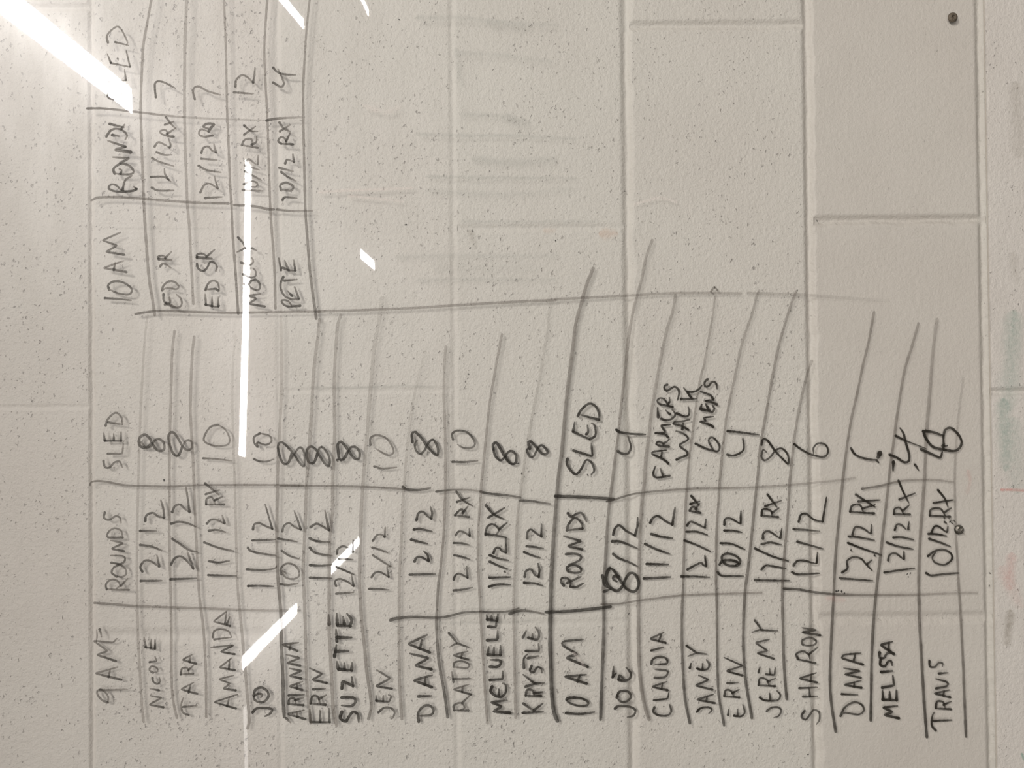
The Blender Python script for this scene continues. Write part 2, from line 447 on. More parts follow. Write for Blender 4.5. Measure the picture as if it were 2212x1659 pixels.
TEXT = """
@R1 150 1200 3.614
heading|reading 9 AM at the head of the first column|5|.62|~300,1148 250,1125 215,1075 230,1048 270,1058 303,1105 300,1145/235,1050 340,1050 450,1045/405,970 200,920 375,872/305,950 318,890/362,825 215,775 298,745 188,665 340,680 370,650/~235,575 245,605 250,635
name|first name under the 9 AM heading|4.6|.7|735,1185 620,1165 722,1110 632,1095/700,1053 630,1040/~648,955 655,985 690,1003 708,980 700,950/~655,915 625,895 640,865 680,875 690,905 655,915/625,832 685,825 668,790/590,715 670,730/598,718 582,640/635,724 640,655/668,728 668,660
name|second name under the 9 AM heading|4.6|.68|~930,1245 885,1225 872,1165 890,1108/885,1182 995,1172/998,1080 870,1045 968,992/930,1070 948,1003/965,922 868,928/~868,930 880,882 922,880 932,920/928,895 970,855/990,845 880,815 955,775/937,832 942,792
name|third name under the 9 AM heading|4.6|.7|1300,1195 1130,1145 1310,1085/1230,1178 1248,1110/1300,1052 1200,1040 1255,1000 1165,965 1280,938/1292,895 1170,875 1268,800/1245,888 1250,812/1290,770 1178,752 1285,700 1105,718/1130,655 1262,640/~1120,640 1130,590 1180,575 1240,590 1265,635/1255,550 1125,515 1228,435/1215,532 1225,445/1228,540 1250,480
name|short two-letter name under the 9 AM heading|6|.78|~1430,1225 1460,1195 1530,1190 1582,1202 1565,1235 1528,1255/~1440,1095 1450,1050 1500,1030 1550,1068 1550,1110 1510,1145 1460,1138 1438,1105 1470,1080 1505,1085 1495,1108
heading|reading ROUNDS at the head of the second column|4.8|.66|465,268 380,268 292,262/~290,265 285,225 320,190 370,195 395,232 370,255/400,238 455,180/~372,165 330,135 348,92 400,75 440,110 440,150 405,168 365,160
@R2 150 800 3.606
heading|reading ROUNDS at the head of the second column|4.8|.66|~325,1498 400,1508 432,1480 418,1448 322,1442/425,1408 325,1390 422,1345 322,1325/~415,1302 300,1300 308,1255 350,1230 400,1248 415,1300/~275,1105 270,1148 310,1165 360,1135 395,1150 402,1188
heading|reading SLED at the head of the third column|5|.66|~265,705 275,750 310,758 350,718 390,710 412,755/298,650 412,650 420,575/275,548 405,550/275,548 268,490/345,545 345,495/402,550 402,480/~282,432 300,380 360,330 405,368 412,420/300,405 412,422
sled|reading 8 in the first row under 9 AM|6.4|.74|~640,570 600,602 550,588 545,530 585,500 625,530 650,580 690,625 735,618 735,565 700,535 660,550 635,592 590,598 560,560
sled|reading 8 in the second row under 9 AM|6|.68|~880,590 850,662 810,650 782,580 770,515 800,480 840,520 880,590 920,622 955,600 950,555 915,545 885,580
sled|reading 10 in the third row under 9 AM|4.6|.66|1040,685 1150,690 1265,706/~1160,425 1100,440 1060,495 1048,548 1100,580 1180,590 1240,572 1245,520 1212,460 1160,425
sled|reading 10 in the fourth row under 9 AM|4.6|.72|~1435,690 1480,708 1540,710 1590,692/~1485,490 1438,520 1440,565 1470,600 1462,562 1530,580 1572,555 1560,510 1485,490
rounds|reading 12/12 in the first row under 9 AM|5.4|.74|555,1640 718,1638/~568,1568 552,1530 590,1482 640,1490 695,1530/700,1528 682,1442/~550,1360 640,1372 718,1405/550,1250 680,1252/~590,1175 600,1130 650,1110 690,1138 735,1148/737,1148 732,1080 712,1012
rounds|reading 12/12 in the second row under 9 AM|5.2|.7|785,1628 990,1620/~792,1512 820,1465 870,1450 930,1500 965,1548/965,1545 920,1415/~800,1312 860,1352 930,1400 992,1412/~790,1195 850,1180 920,1190 982,1218/~800,1105 820,1060 860,1045 900,1080 935,1105/935,1105 925,1020 908,910
rounds|reading 11/12 RX in the third row under 9 AM|5|.7|1080,1595 1300,1602/~1090,1487 1160,1497 1245,1485/~1050,1340 1150,1378 1280,1408/~1085,1248 1150,1243 1215,1260/~1070,1195 1100,1165 1150,1165 1205,1195/1208,1192 1190,1130/1205,1045 1065,1045/~1065,1045 1070,1000 1110,990 1135,1040/1132,1012 1190,985/1055,880 1165,970/1060,965 1168,932
rounds|reading 11/12 in the fourth row under 9 AM|5|.72|1390,1680 1480,1678 1590,1683/~1380,1550 1500,1555 1595,1545 1612,1525/~1390,1380 1420,1410 1520,1430 1608,1443/1425,1325 1520,1322 1600,1318/~1430,1240 1440,1200 1480,1190 1530,1215 1582,1235/1580,1235 1550,1130 1525,1045
@R6 600 800 3.606
sled|reading 8 in the fifth row under 9 AM|5.6|.7|~110,650 80,722 40,722 10,650 2,585 30,560 80,600 130,660 170,720 205,745 208,650 180,600 150,620 110,685
sled|reading 8 in the sixth row under 9 AM|6|.72|~310,650 280,720 240,712 222,640 250,595 290,610 330,670 370,730 400,745 402,680 362,610 330,600 305,650
sled|reading 8 in the seventh row under 9 AM|6.6|.76|~550,630 510,692 480,690 470,620 465,580 495,558 540,610 590,680 630,690 638,640 610,600 570,600 545,640/465,700 467,706
sled|reading 10 in the eighth row under 9 AM|4.8|.66|~750,748 820,765 925,755/~722,582 722,530 765,505 840,525 890,590 902,640 870,660 820,645 765,610
sled|reading 8 in the ninth row under 9 AM|6|.78|~1050,560 1045,500 1068,478 1120,530 1170,600 1240,662 1245,600 1210,540 1170,570 1145,620 1110,652 1075,620 1068,570 1085,545
sled|reading 10 in the tenth row under 9 AM|5|.7|1360,712 1450,715 1555,705/~1365,540 1358,495 1400,470 1470,480 1520,530 1535,580 1500,605 1440,600 1402,578
rounds|reading 10/12 in the fifth row under 9 AM|4.8|.66|20,1665 80,1672 155,1662/~28,1590 22,1550 60,1508 120,1512 165,1560 160,1610 110,1625 60,1612 30,1560 65,1580/~30,1405 90,1445 165,1468/0,1310 70,1320 150,1335/~35,1255 50,1210 90,1190 130,1220 180,1242/180,1240 160,1180 128,1095
rounds|reading 11/12 in the sixth row under 9 AM|5.4|.72|250,1615 420,1620/~250,1518 340,1522 425,1515/~250,1380 280,1415 350,1435 422,1442/~248,1308 300,1330 405,1338/~255,1222 300,1195 340,1210 395,1248/400,1245 385,1180 368,1092
rounds|reading 12/12 in the seventh row under 9 AM|5|.74|455,1740 590,1730/~455,1680 445,1645 480,1625 540,1645 588,1680/590,1680 582,1630 575,1595/455,1530 520,1558 590,1590/475,1468 530,1470 585,1475/~460,1430 470,1390 510,1370 552,1385/585,1415 588,1325
rounds|reading 12/12 in the eighth row under 9 AM|4.6|.7|710,1702 790,1702 865,1710/~730,1612 755,1578 800,1572 865,1612/865,1610 850,1530 885,1525/~740,1440 800,1480 880,1530/~735,1380 790,1395 855,1420/~740,1330 770,1285 810,1280 832,1300/832,1300 838,1222
rounds|reading 12/12 in the ninth row under 9 AM|5.6|.8|1028,1592 1225,1587/~1065,1490 1080,1460 1120,1455 1175,1490/1175,1485 1170,1440 1138,1408/1038,1318 1100,1335 1165,1350/~1060,1240 1110,1235 1200,1255/~1080,1168 1095,1115 1130,1100 1170,1140 1197,1157/1195,1155 1205,1110 1190,1065
rounds|reading 12/12 RX in the tenth row under 9 AM|5|.76|~1370,1715 1440,1708 1515,1692/~1370,1630 1385,1595 1420,1585 1478,1618/1478,1615 1472,1530/1375,1440 1430,1450 1495,1472/1370,1345 1430,1345 1490,1360/~1385,1285 1410,1255 1450,1260 1492,1290/1495,1290 1492,1232/1490,1142 1380,1130/~1380,1130 1405,1100 1438,1082 1440,1130/1440,1112 1480,1060/~1392,945 1440,1010 1515,1055/1395,1025 1495,990
rounds|reading 11/12 RX in the eleventh row under 9 AM|5.4|.84|~1645,1685 1720,1668 1810,1670/1650,1615 1810,1610/1768,1568 1773,1574/~1650,1490 1720,1522 1790,1548/~1650,1440 1720,1465 1795,1480/~1680,1425 1695,1388 1725,1382 1750,1412 1778,1420/1778,1418 1775,1300/~1618,1282 1630,1222 1675,1198 1722,1240 1705,1275/1618,1275 1700,1285 1780,1302/1722,1240 1785,1188/~1620,1052 1680,1120 1760,1158/1640,1148 1765,1072
@R5 600 1200 3.614
name|fifth name under the 9 AM heading|5.2|.72|215,1278 75,1238 205,1208/155,1262 150,1222/65,1270 100,1305/200,1168 85,1160/~85,1160 92,1120 130,1115 142,1155/135,1130 200,1110/85,1092 205,1085/192,1050 90,1022 192,985/150,1040 150,1000/185,960 90,940 190,900 92,882/175,860 72,840 175,800 70,775/152,745 35,695 160,680/92,735 102,690
name|sixth name under the 9 AM heading|5.4|.76|260,1300 410,1302/255,1300 250,1200/332,1300 330,1210/405,1300 400,1195/375,1165 255,1155/~255,1155 270,1100 310,1100 332,1160/322,1120 378,1090/275,1045 368,1040/382,995 270,970 348,925 250,880
name|seventh name, the boldest under the 9 AM heading|7|.82|~500,1220 488,1270 530,1295 560,1250 590,1220 625,1240 632,1298/~500,1108 590,1110 605,1145 572,1175 500,1170/500,1038 505,980 595,1022 590,1035 578,950/475,888 580,898/472,885 462,830/522,890 520,842/577,897 580,840/442,790 458,700/450,750 552,745/462,672 455,580/460,640 575,640/465,545 570,552/465,540 460,455/520,538 510,480/~565,552 575,500 542,455/402,540 397,465
name|eighth name under the 9 AM heading|5.2|.74|~785,1225 830,1190 880,1190 912,1220 902,1260 885,1275/770,1135 870,1142 888,1095 865,1088/770,1135 768,1095/822,1138 825,1095/890,1040 765,1020 878,960 775,895
name|ninth name under the 9 AM heading|6|.8|~1100,1298 1098,1225 1140,1178 1180,1170 1215,1200 1200,1242 1115,1252/1095,1100 1200,1095/1202,1028 1060,975 1205,935/1150,1010 1152,950/1200,888 1072,860 1180,800 1032,765/1187,757 1018,690 1165,620/1110,730 1125,660
name|tenth name under the 9 AM heading|4.8|.7|1490,1210 1375,1208/~1378,1210 1375,1170 1430,1150 1458,1190 1410,1212/1440,1150 1502,1090/1510,1085 1370,1045 1490,1008/1440,1065 1445,1022/1372,988 1360,910/1368,965 1505,960/~1375,870 1380,835 1440,825 1492,848 1480,878 1375,870/1485,812 1368,778 1482,748/1432,800 1440,755/1335,605 1400,682 1342,715/1400,685 1490,716
@R7 1050 1200 3.614
name|eleventh name under the 9 AM heading|6.2|.84|187,1228 55,1218 122,1178 35,1145 162,1130/~48,1022 35,1060 72,1095 120,1102 152,1070 152,1010 132,998/100,1090 100,1045/30,972 130,965 130,905/~30,868 80,870 112,850 110,820 80,815 35,815/12,775 118,777/12,772 20,715/60,775 62,718/112,777 112,705/8,662 90,657 90,590/15,555 78,558 80,512/8,500 85,510/10,500 5,465/45,503 42,468/85,510 92,460
name|twelfth name, last one under the 9 AM heading|5.6|.8|285,1228 445,1220/290,1155 372,1215/372,1210 442,1155/430,1097 310,1095/~310,1095 320,1050 360,1052 378,1095/372,1075 442,1065/305,1025 378,1000 290,930/378,1000 452,995/~355,862 342,900 370,912 400,872 428,880 436,915/~295,880 295,805 322,772/325,802 410,785/310,745 415,745 410,690/287,640 312,590/~328,642 400,655 412,605 385,560/362,650 362,612
heading|reading 10 AM at the head of the lower first column|6|.86|~625,1230 735,1237 845,1222/~628,1125 655,1110 740,1115 792,1140 790,1168 720,1172 650,1150 625,1120/785,1000 610,945 780,930/715,985 730,935/~792,868 700,830 632,800 660,785 705,772 650,735 598,700 605,672 680,662 755,655
name|first name under the lower 10 AM heading|5.8|.84|~1005,1195 1040,1175 1120,1180 1165,1208 1150,1250 1105,1262/~1020,1110 1040,1065 1100,1058 1132,1100 1100,1137 1050,1140 1020,1110/~1035,972 1080,978 1120,962 1130,920 1095,875/1032,968 1045,930 1075,968/990,945 995,870/987,950 1015,920
name|second name under the lower 10 AM heading|5|.84|~1315,1185 1305,1218 1340,1245 1410,1250 1445,1220 1432,1165/1310,1130 1420,1118 1425,1075/1417,1052 1293,1025 1410,985/1370,1042 1375,1000/~1315,955 1390,950 1416,925 1410,898 1320,888/~1290,848 1302,810 1350,790 1400,800 1412,842 1322,850/1290,742 1382,717/1402,682 1280,650 1385,602/1350,668 1366,620
name|third name under the lower 10 AM heading|5|.84|~1645,1220 1680,1190 1740,1185 1762,1208 1740,1232/1785,1152 1645,1125 1772,1085/1720,1138 1725,1100/1767,1047 1635,1015 1738,970 1660,935/~1648,882 1680,892 1730,885 1742,850 1720,815/1690,887 1690,845/1590,880 1600,843/1565,705 1642,760 1578,787/1642,760 1722,770
@R9 1500 1200 3.107
name|fourth name under the lower 10 AM heading|4.6|.84|~265,1075 310,1080 337,1055 325,1002/290,1072 290,1035/225,1072 230,1035/302,952 200,945/~200,945 210,905 240,905 265,945/255,922 300,900/220,857 295,852/322,805 213,775 325,740 200,685
name|fifth name under the lower 10 AM heading|4.6|.84|~485,1045 520,1020 565,1020 582,1045 565,1077 535,1087/~438,952 470,972 555,972 577,940 555,908/510,968 505,925/542,877 430,870/~430,870 440,825 480,830 500,870/490,847 542,825/480,797 538,802 542,755/507,797 505,760/430,785 440,750/532,692 420,655 492,640 408,585 502,563/405,435 447,495 388,515/447,500 555,505
name|sixth name under the lower 10 AM heading|4.8|.82|~740,1042 718,1080 745,1102 780,1062 800,1037 835,1050 840,1100 820,1132/728,947 825,945/703,890 825,885/775,945 770,888/822,852 703,825 817,788/780,845 785,800/812,722 698,697/~695,697 685,660 730,643 765,665 775,692/770,662 827,618/~730,600 720,575 770,550 815,570 810,597 760,605 730,597/845,535 720,515 822,500 725,485
name|seventh name under the lower 10 AM heading|4.8|.84|~980,1078 1010,1020 1070,985 1120,1000 1137,1040 1100,1067 1010,1055 985,1075/988,930 1095,935/1122,888 1003,868 1118,840/1072,880 1072,850/1117,820 1008,797 1117,775 1003,755/1132,732 985,688 1005,665 1117,655/1070,702 1082,655
name|eighth name, smudged at its start, under the lower 10 AM heading|6|.86|1372,1092 1273,1070 1332,1050 1263,1020 1362,1010/1263,967 1360,972/1265,965 1263,910/1312,968 1310,915/1357,972 1357,905/1260,887 1340,872 1332,808/1253,782 1330,775/~1250,700 1248,735 1280,742 1300,712 1320,708 1327,737/~1243,650 1243,685 1273,687 1293,657 1318,655/1340,662 1248,600 1327,578/1302,632 1307,587
name|ninth and lowest name under the lower 10 AM heading|5|.84|~1620,1175 1593,1140 1598,1075 1612,1053/1605,1110 1727,1105/1722,1032 1618,1025/~1620,1025 1630,980 1670,985 1682,1025/1672,1002 1722,980/1717,952 1608,925 1712,903/1670,940 1677,912/~1620,892 1695,875 1695,850 1622,828/1640,792 1700,787/~1578,708 1580,745 1615,747 1640,720 1667,722 1665,742
@R8 1050 800 3.606
sled|reading 8 in the eleventh row under 9 AM|6.2|.84|~60,622 53,580 80,562 110,610 150,680 195,727 232,718 232,660 200,628 170,640 140,682 110,702 75,672 58,622 60,600
sled|reading 8 in the twelfth row under 9 AM|6|.8|~340,612 330,562 345,550 390,600 440,652 478,645 465,610 430,583 400,612 370,670 340,672 318,622 335,598
heading|reading SLED at the head of the lower third column|5.6|.86|~635,688 630,730 660,782 700,810 740,770 780,700 820,718 842,780 820,810/680,625 830,670 820,568/678,478 808,537/678,478 690,405/~808,537 852,505 845,430 822,412/~780,497 795,480 790,430/~715,357 740,310 800,260 850,278 880,340 880,387/880,385 742,348
sled|reading 4 in the first row under the lower 10 AM|5.6|.8|~1025,628 1050,645 1105,647 1127,595 1105,512/~1015,463 1040,480 1120,493 1240,500
rounds|reading 12/12 in the twelfth row under 9 AM|5.2|.82|~295,1655 370,1657 440,1677/~300,1610 310,1565 350,1550 380,1595 412,1610/410,1610 417,1555 405,1505/~295,1415 350,1438 420,1460/315,1370 380,1375 445,1388/~320,1310 323,1260 350,1240 390,1270 432,1297/430,1295 432,1198
heading|reading ROUNDS at the head of the lower second column|5.6|.84|~605,1678 585,1650 590,1620 632,1620 657,1650 655,1685/~655,1685 705,1688 755,1660/630,1657 738,1608/~640,1567 630,1535 680,1515 730,1535 737,1568 690,1577 640,1567/~622,1432 690,1428 735,1445 735,1472 690,1500 645,1512/748,1395 635,1370 742,1330 605,1290/~630,1247 642,1200 692,1148 742,1190 752,1232/752,1232 645,1245/~637,1112 660,1142 705,1118 745,1112 782,1178
rounds|reading 8/12 in the first row under the lower 10 AM|5.6|.86|~990,1430 1030,1462 1110,1492 1175,1525/~980,1333 1050,1335 1175,1385/~990,1280 1005,1230 1040,1208 1090,1250 1162,1287/1160,1287 1180,1210 1180,1148
rounds|reading 11/12 in the second row under the lower 10 AM|5.6|.84|1228,1622 1435,1610/1250,1508 1420,1512/~1238,1352 1330,1395 1430,1430/1285,1275 1360,1295 1450,1308/~1278,1188 1300,1150 1340,1135 1390,1170 1450,1202/1450,1202 1472,1070
rounds|reading 12/12 RX in the third row under the lower 10 AM|5|.86|~1545,1325 1640,1360 1747,1410/~1560,1257 1640,1257 1722,1282/~1565,1210 1590,1180 1630,1190 1703,1227/1705,1225 1712,1162/1670,1110 1585,1095/~1585,1095 1602,1068 1640,1070 1632,1102/1630,1080 1662,1040/1598,978 1657,1052/1590,1042 1662,1020
@R10 1500 800 3.107
sled|reading 4 in the fourth row under the lower 10 AM|5|.86|~220,565 260,572 312,552 332,520 325,455/~222,408 300,415 432,433
sled|reading 8 in the fifth row under the lower 10 AM|5|.88|~450,500 460,465 490,470 540,540 600,602 630,627 627,570 590,525 545,537 510,582 470,605 450,580 462,532 482,548
sled|reading 6 in the sixth row under the lower 10 AM|4.8|.88|~670,495 720,532 790,567 870,580 897,545 880,500 830,490 800,520 800,562
rounds|reading 10/12 with a filled zero in the fourth row under the lower 10 AM|5|.88|~175,1160 250,1165 337,1202/200,1075 260,1075 317,1087/~200,1037 205,1000 240,993 302,1027/310,1027 312,945
rounds|reading 11/12 RX in the fifth row under the lower 10 AM|5|.88|405,1408 640,1412/~450,1337 480,1310 530,1315 612,1330/~405,1195 520,1247 630,1280/~450,1167 510,1155 582,1170/~460,1132 463,1095 500,1080 572,1127/577,1125 587,1063/562,985 450,975/~450,975 460,933 510,940 522,980/520,957 567,925/490,833 552,917/475,912 582,875
rounds|reading 12/12 in the sixth row under the lower 10 AM|5|.86|~655,1355 700,1370 840,1362/~665,1312 690,1280 740,1277 790,1292 815,1297/820,1292 827,1223/690,1150 770,1172 862,1198/665,1065 740,1070 840,1080/~700,1017 715,970 750,963 800,1000 860,1017/860,1015 887,853
rounds|reading 12/12 RX in the seventh row under the lower 10 AM|4.8|.88|975,1395 1070,1402 1197,1412/~990,1357 1027,1330 1025,1280 1070,1253 1120,1265 1152,1302 1192,1342/1160,1300 1192,1273/1053,1208 1057,1213/~1030,1158 1130,1197 1257,1240/~1035,1115 1100,1120 1207,1140/~1060,1107 1080,1053 1130,1060 1182,1097/1187,1092 1190,1038/1207,960 1045,950/~1045,950 1060,908 1110,903 1132,947/1130,927 1212,903/1083,833 1212,917/1100,880 1247,870/1210,1243 1213,1247
rounds|reading 12/12 RX in the eighth row under the lower 10 AM|4.8|.88|1275,1357 1370,1342 1477,1328/~1300,1277 1310,1240 1350,1228 1402,1267/1407,1265 1407,1218/~1290,1155 1370,1182 1467,1200/~1335,1122 1390,1120 1472,1137/~1345,1072 1360,1035 1390,1038 1420,1067/1435,1067 1440,1018/1447,967 1340,965/~1340,965 1345,930 1380,923 1402,962/1400,942 1442,905/~1370,740 1400,812 1437,887/1375,867 1480,825
rounds|reading 10/12 RX in the lowest row|4.8|.88|~1555,1360 1590,1377 1680,1367 1775,1360/~1568,1247 1610,1215 1670,1203 1722,1230 1727,1270 1680,1304 1620,1292 1597,1260 1620,1218/1575,1130 1650,1155 1717,1182/~1570,1097 1630,1100 1692,1112/~1590,1092 1610,1050 1640,1048 1692,1087/1697,1082 1702,1048/1717,982 1580,975/~1580,975 1590,933 1650,928 1682,972/1680,952 1722,925/~1635,803 1680,860 1702,917/1605,890 1737,870/1680,1018 1690,1022
@R3 150 400 3.607
heading|reading 10 AM at the head of the short upper table|5|.64|~275,880 380,887 480,898/~310,817 303,775 360,748 440,768 487,815 462,850 380,842 310,812/445,677 265,645 420,590/345,662 357,605/427,542 285,520 372,470 258,430 397,368
@R4 0 0 3.16
heading|reading SLED, half lost in glare, at the head of the short upper table|4.4|.6|~735,640 740,668 790,678 830,640 880,660/740,560 862,547/~860,547 850,475/755,430 887,457/~757,430 745,400 732,368/803,400 806,410/887,455 862,347/~737,292 732,240 795,182 832,208 872,292 865,307/785,287 877,310
@N1 1400 800 6.9125
note|reading FARMERS WALK in two short lines|5|.9|~320,1575 230,1590 150,1600 95,1590 75,1540 105,1440/225,1590 205,1530 180,1465/~300,1395 260,1350 150,1290 62,1250 85,1215 270,1192/195,1295 205,1220/~312,1138 190,1130 120,1100 150,1065 210,1080 228,1125/235,1090 290,1060 312,1030/295,1000 265,955 110,938/110,938 260,930 190,820 330,812/w6:150,700 140,560/~195,722 260,745 340,730 400,680 395,630 360,590/330,655 290,630 265,595/~367,547 270,525 165,500 138,450 180,415 240,430 292,515/290,510 325,470 318,408/~288,215 245,230 245,280 280,305 330,280 390,245 440,270 462,340 440,442/~422,1335 500,1300 585,1260 565,1200 490,1150 475,1110 520,1080 595,1035 575,980 500,930 418,907/~600,888 500,830 370,795 400,770 520,760 618,735/w6:510,878 520,790/~425,640 480,665 560,690 605,670 615,610 600,550/490,430 715,425/650,420 600,350 535,265/~590,320 680,322 760,280 802,225
note|reading 6 MENS in the third row under the lower 10 AM|5|.92|~708,1095 800,1140 900,1180 970,1197 1040,1210 1067,1150 1040,1080 965,1000 910,1020 910,1080 970,1190/972,842 940,820 765,765 870,760 820,708 972,690/w6:780,578 800,510/w6:800,582 910,602 860,500/~900,600 960,622 988,570 962,525/1032,510 940,470 835,460 972,440/~970,440 930,370 780,318/~888,132 842,180 850,240 900,237 960,172 1012,190 1030,278
@N2 320 400 5.72
name|first name in the short upper table|5|.64|~190,1345 195,1430 270,1490 370,1512 415,1470 402,1400 352,1352/~205,1475 270,1450 262,1385/220,1450 330,1500/~172,1302 190,1240 260,1188 330,1198 377,1250 350,1285 240,1270 175,1297/~148,1005 180,970 230,985 282,1022/w6:128,912 290,922/~128,912 122,885 165,870 205,882 212,914/212,900 285,826
name|second name in the short upper table|5|.68|708,1475 850,1507 882,1490/715,1480 705,1348/790,1500 790,1385/867,1500 867,1385/~708,1297 740,1220 800,1178 860,1208 882,1305/868,1305 845,1280 708,1290/~603,972 620,1030 680,1062 730,1020 765,948 820,960 850,1010 835,1062/w7:605,893 785,908/~605,893 600,862 650,845 700,858 716,896/722,882 822,797
name|third name in the short upper table|5|.66|1440,1500 1245,1465 1340,1400 1235,1365 1387,1345/~1240,1225 1280,1180 1340,1170 1385,1240 1360,1297 1290,1280 1240,1230/1188,1225 1195,1228/~1172,1100 1260,1140 1320,1130 1332,1070 1300,1030/~1145,955 1200,975 1270,982 1302,940 1280,898/1110,645 1170,710 1202,777/1202,777 1100,827/1285,780 1335,807
name|fourth and last name in the short upper table|5.2|.7|~1880,1490 1720,1497 1648,1440 1680,1418 1740,1440 1772,1490/~1672,1130 1635,1220 1650,1310 1700,1380 1780,1410 1862,1407/1862,1402 1840,1340 1810,1258/1780,1370 1725,1308/1678,1180 1837,1165/1642,1052 1615,903/1658,1018 1740,1055 1817,1057/1735,1050 1688,932/1817,1057 1800,928
@N3 200 140 4.809
heading|reading ROUNDS at the head of the short upper table|5.4|.68|~457,1290 400,1312 250,1317 168,1285 190,1245 240,1250 302,1308/~310,1300 340,1200 407,1153/457,1290 430,1268/~230,1132 218,1080 290,1030 380,1048 427,1110 390,1137 290,1137 230,1127/~290,1132 302,1095 278,1080/285,1022 382,970 213,960/w7:397,907 230,882 342,852/342,852 280,830 160,790/~143,747 180,690 240,663 310,680 357,730 340,777/w6:203,730 272,742/175,613 325,650/300,665 332,620
rounds|reading 12/12 RX in the first row of the short upper table|4.8|.62|~613,1275 680,1305 842,1305/~603,1165 740,1165 812,1212/790,1195 750,1135 745,1080/~618,968 700,1010 842,1052/~663,905 740,935 822,935/~643,852 680,805 740,825 800,862/800,862 815,840 790,770/~842,748 780,740 720,720 700,690 760,678 790,740/770,720 865,655/760,540 810,610 867,667/750,622 842,590
sled|reading 7 in the first row of the short upper table|5|.62|~657,337 648,260 650,190 690,170 760,190 857,242
rounds|reading 12/12 RX in the second row of the short upper table|4.8|.62|1168,1385 1342,1373/~1118,1327 1160,1250 1220,1235 1300,1287/1300,1285 1265,1158/~1100,1048 1190,1095 1332,1117/1128,975 1292,990/~1130,917 1150,865 1200,848 1240,890 1282,912/1282,912 1260,823/~1247,735 1150,747 1103,715 1130,670 1200,692/w6:~1205,692 1232,650 1262,620 1200,610 1150,640 1220,670
sled|reading 7 in the second row of the short upper table|5|.62|~1062,357 1043,280 1060,235 1110,228 1200,275 1327,312
rounds|reading 10/12 RX in the third row of the short upper table|4.8|.62|1558,1300 1767,1310/~1570,1240 1650,1208 1712,1230 1700,1267 1650,1267/1580,1105 1752,1197/1580,1045 1732,1092/~1600,1012 1620,978 1692,1030/1715,1032 1720,938/1717,862 1560,837/~1548,837 1580,780 1650,773 1662,850/~1650,830 1700,802 1703,748/1573,628 1640,690 1712,692/1573,727 1692,640
sled|reading 12 in the third row of the short upper table|5|.64|1468,285 1667,302/~1485,227 1490,160 1550,108 1610,130 1667,187/1667,187 1682,100 1687,28
rounds|reading 10/12 RX in the last row of the short upper table|5|.66|~1973,1407 2000,1375 2122,1385/w6:~1960,1302 1950,1250 2010,1225 2082,1260 2060,1307 1960,1292/1958,1112 2020,1160 2112,1207/1938,1070 2082,1107/~2000,1027 2020,985 2070,1000 2092,1012/2092,1012 2080,928/2082,827 1960,820/~1960,820 1928,790 1960,750 2000,770 2012,822/2010,795 2052,708/1940,598 1985,665 2052,692/1945,692 2052,625
sled|reading 4 in the last row of the short upper table|5|.68|~1873,183 1955,228 1987,200 1970,140 1925,45/~1875,28 1920,75 2000,100 2107,105
@N4 1820 900 6.38
sled|reading 6 with a closed blot in the seventh row under the lower 10 AM|5|.92|~118,437 160,510 250,560 380,590 470,597/w11:515,505 490,560/w5:470,600 497,632
sled|reading 4 with a stray dash in the eighth row under the lower 10 AM|5.4|.92|~648,525 740,560 850,627 912,610 917,520 870,350 840,230 793,158/733,263 870,332/w3:870,332 1150,440/w6:703,620 697,742/w5:998,660 1047,737
sled|reading 48 written over itself in the lowest row|5.8|.92|1083,450 1352,572 1375,490/w6:~1113,198 1150,300 1240,410 1380,452 1540,472 1612,430 1642,350 1600,250 1500,158 1420,180 1393,280 1400,400 1442,400/1140,198 1250,212 1392,262/w7:1385,400 1395,460
@N5 1280 1180 6.144
rounds|reading 10/12 with a filled zero in the fourth row under the lower 10 AM|5|.9|w6:1688,240 1698,228/w6:~1700,218 1750,187 1850,187 1930,215 1947,245 1860,262 1770,240 1722,190 1718,130 1780,98 1870,113 1940,160 1957,220 1900,252/~1655,342 1720,390 2000,397
rounds|reading 12/12 RX in the third row under the lower 10 AM|5|.9|1258,310 1350,257 1450,213 1465,257 1507,262/1507,262 1490,128/w7:1180,400 1200,404/1190,402 1350,400 1550,412
rounds|reading 8/12 in the first row under the lower 10 AM|7|.9|~230,290 190,350 178,450 220,540 320,592 390,540 430,450 490,362 560,370 612,480 590,572 530,602 450,562 390,490 330,400 280,320 230,290/w6:~130,388 150,500 190,545/w6:150,602 240,570/w6:~345,402 280,400 275,445 322,467
"""
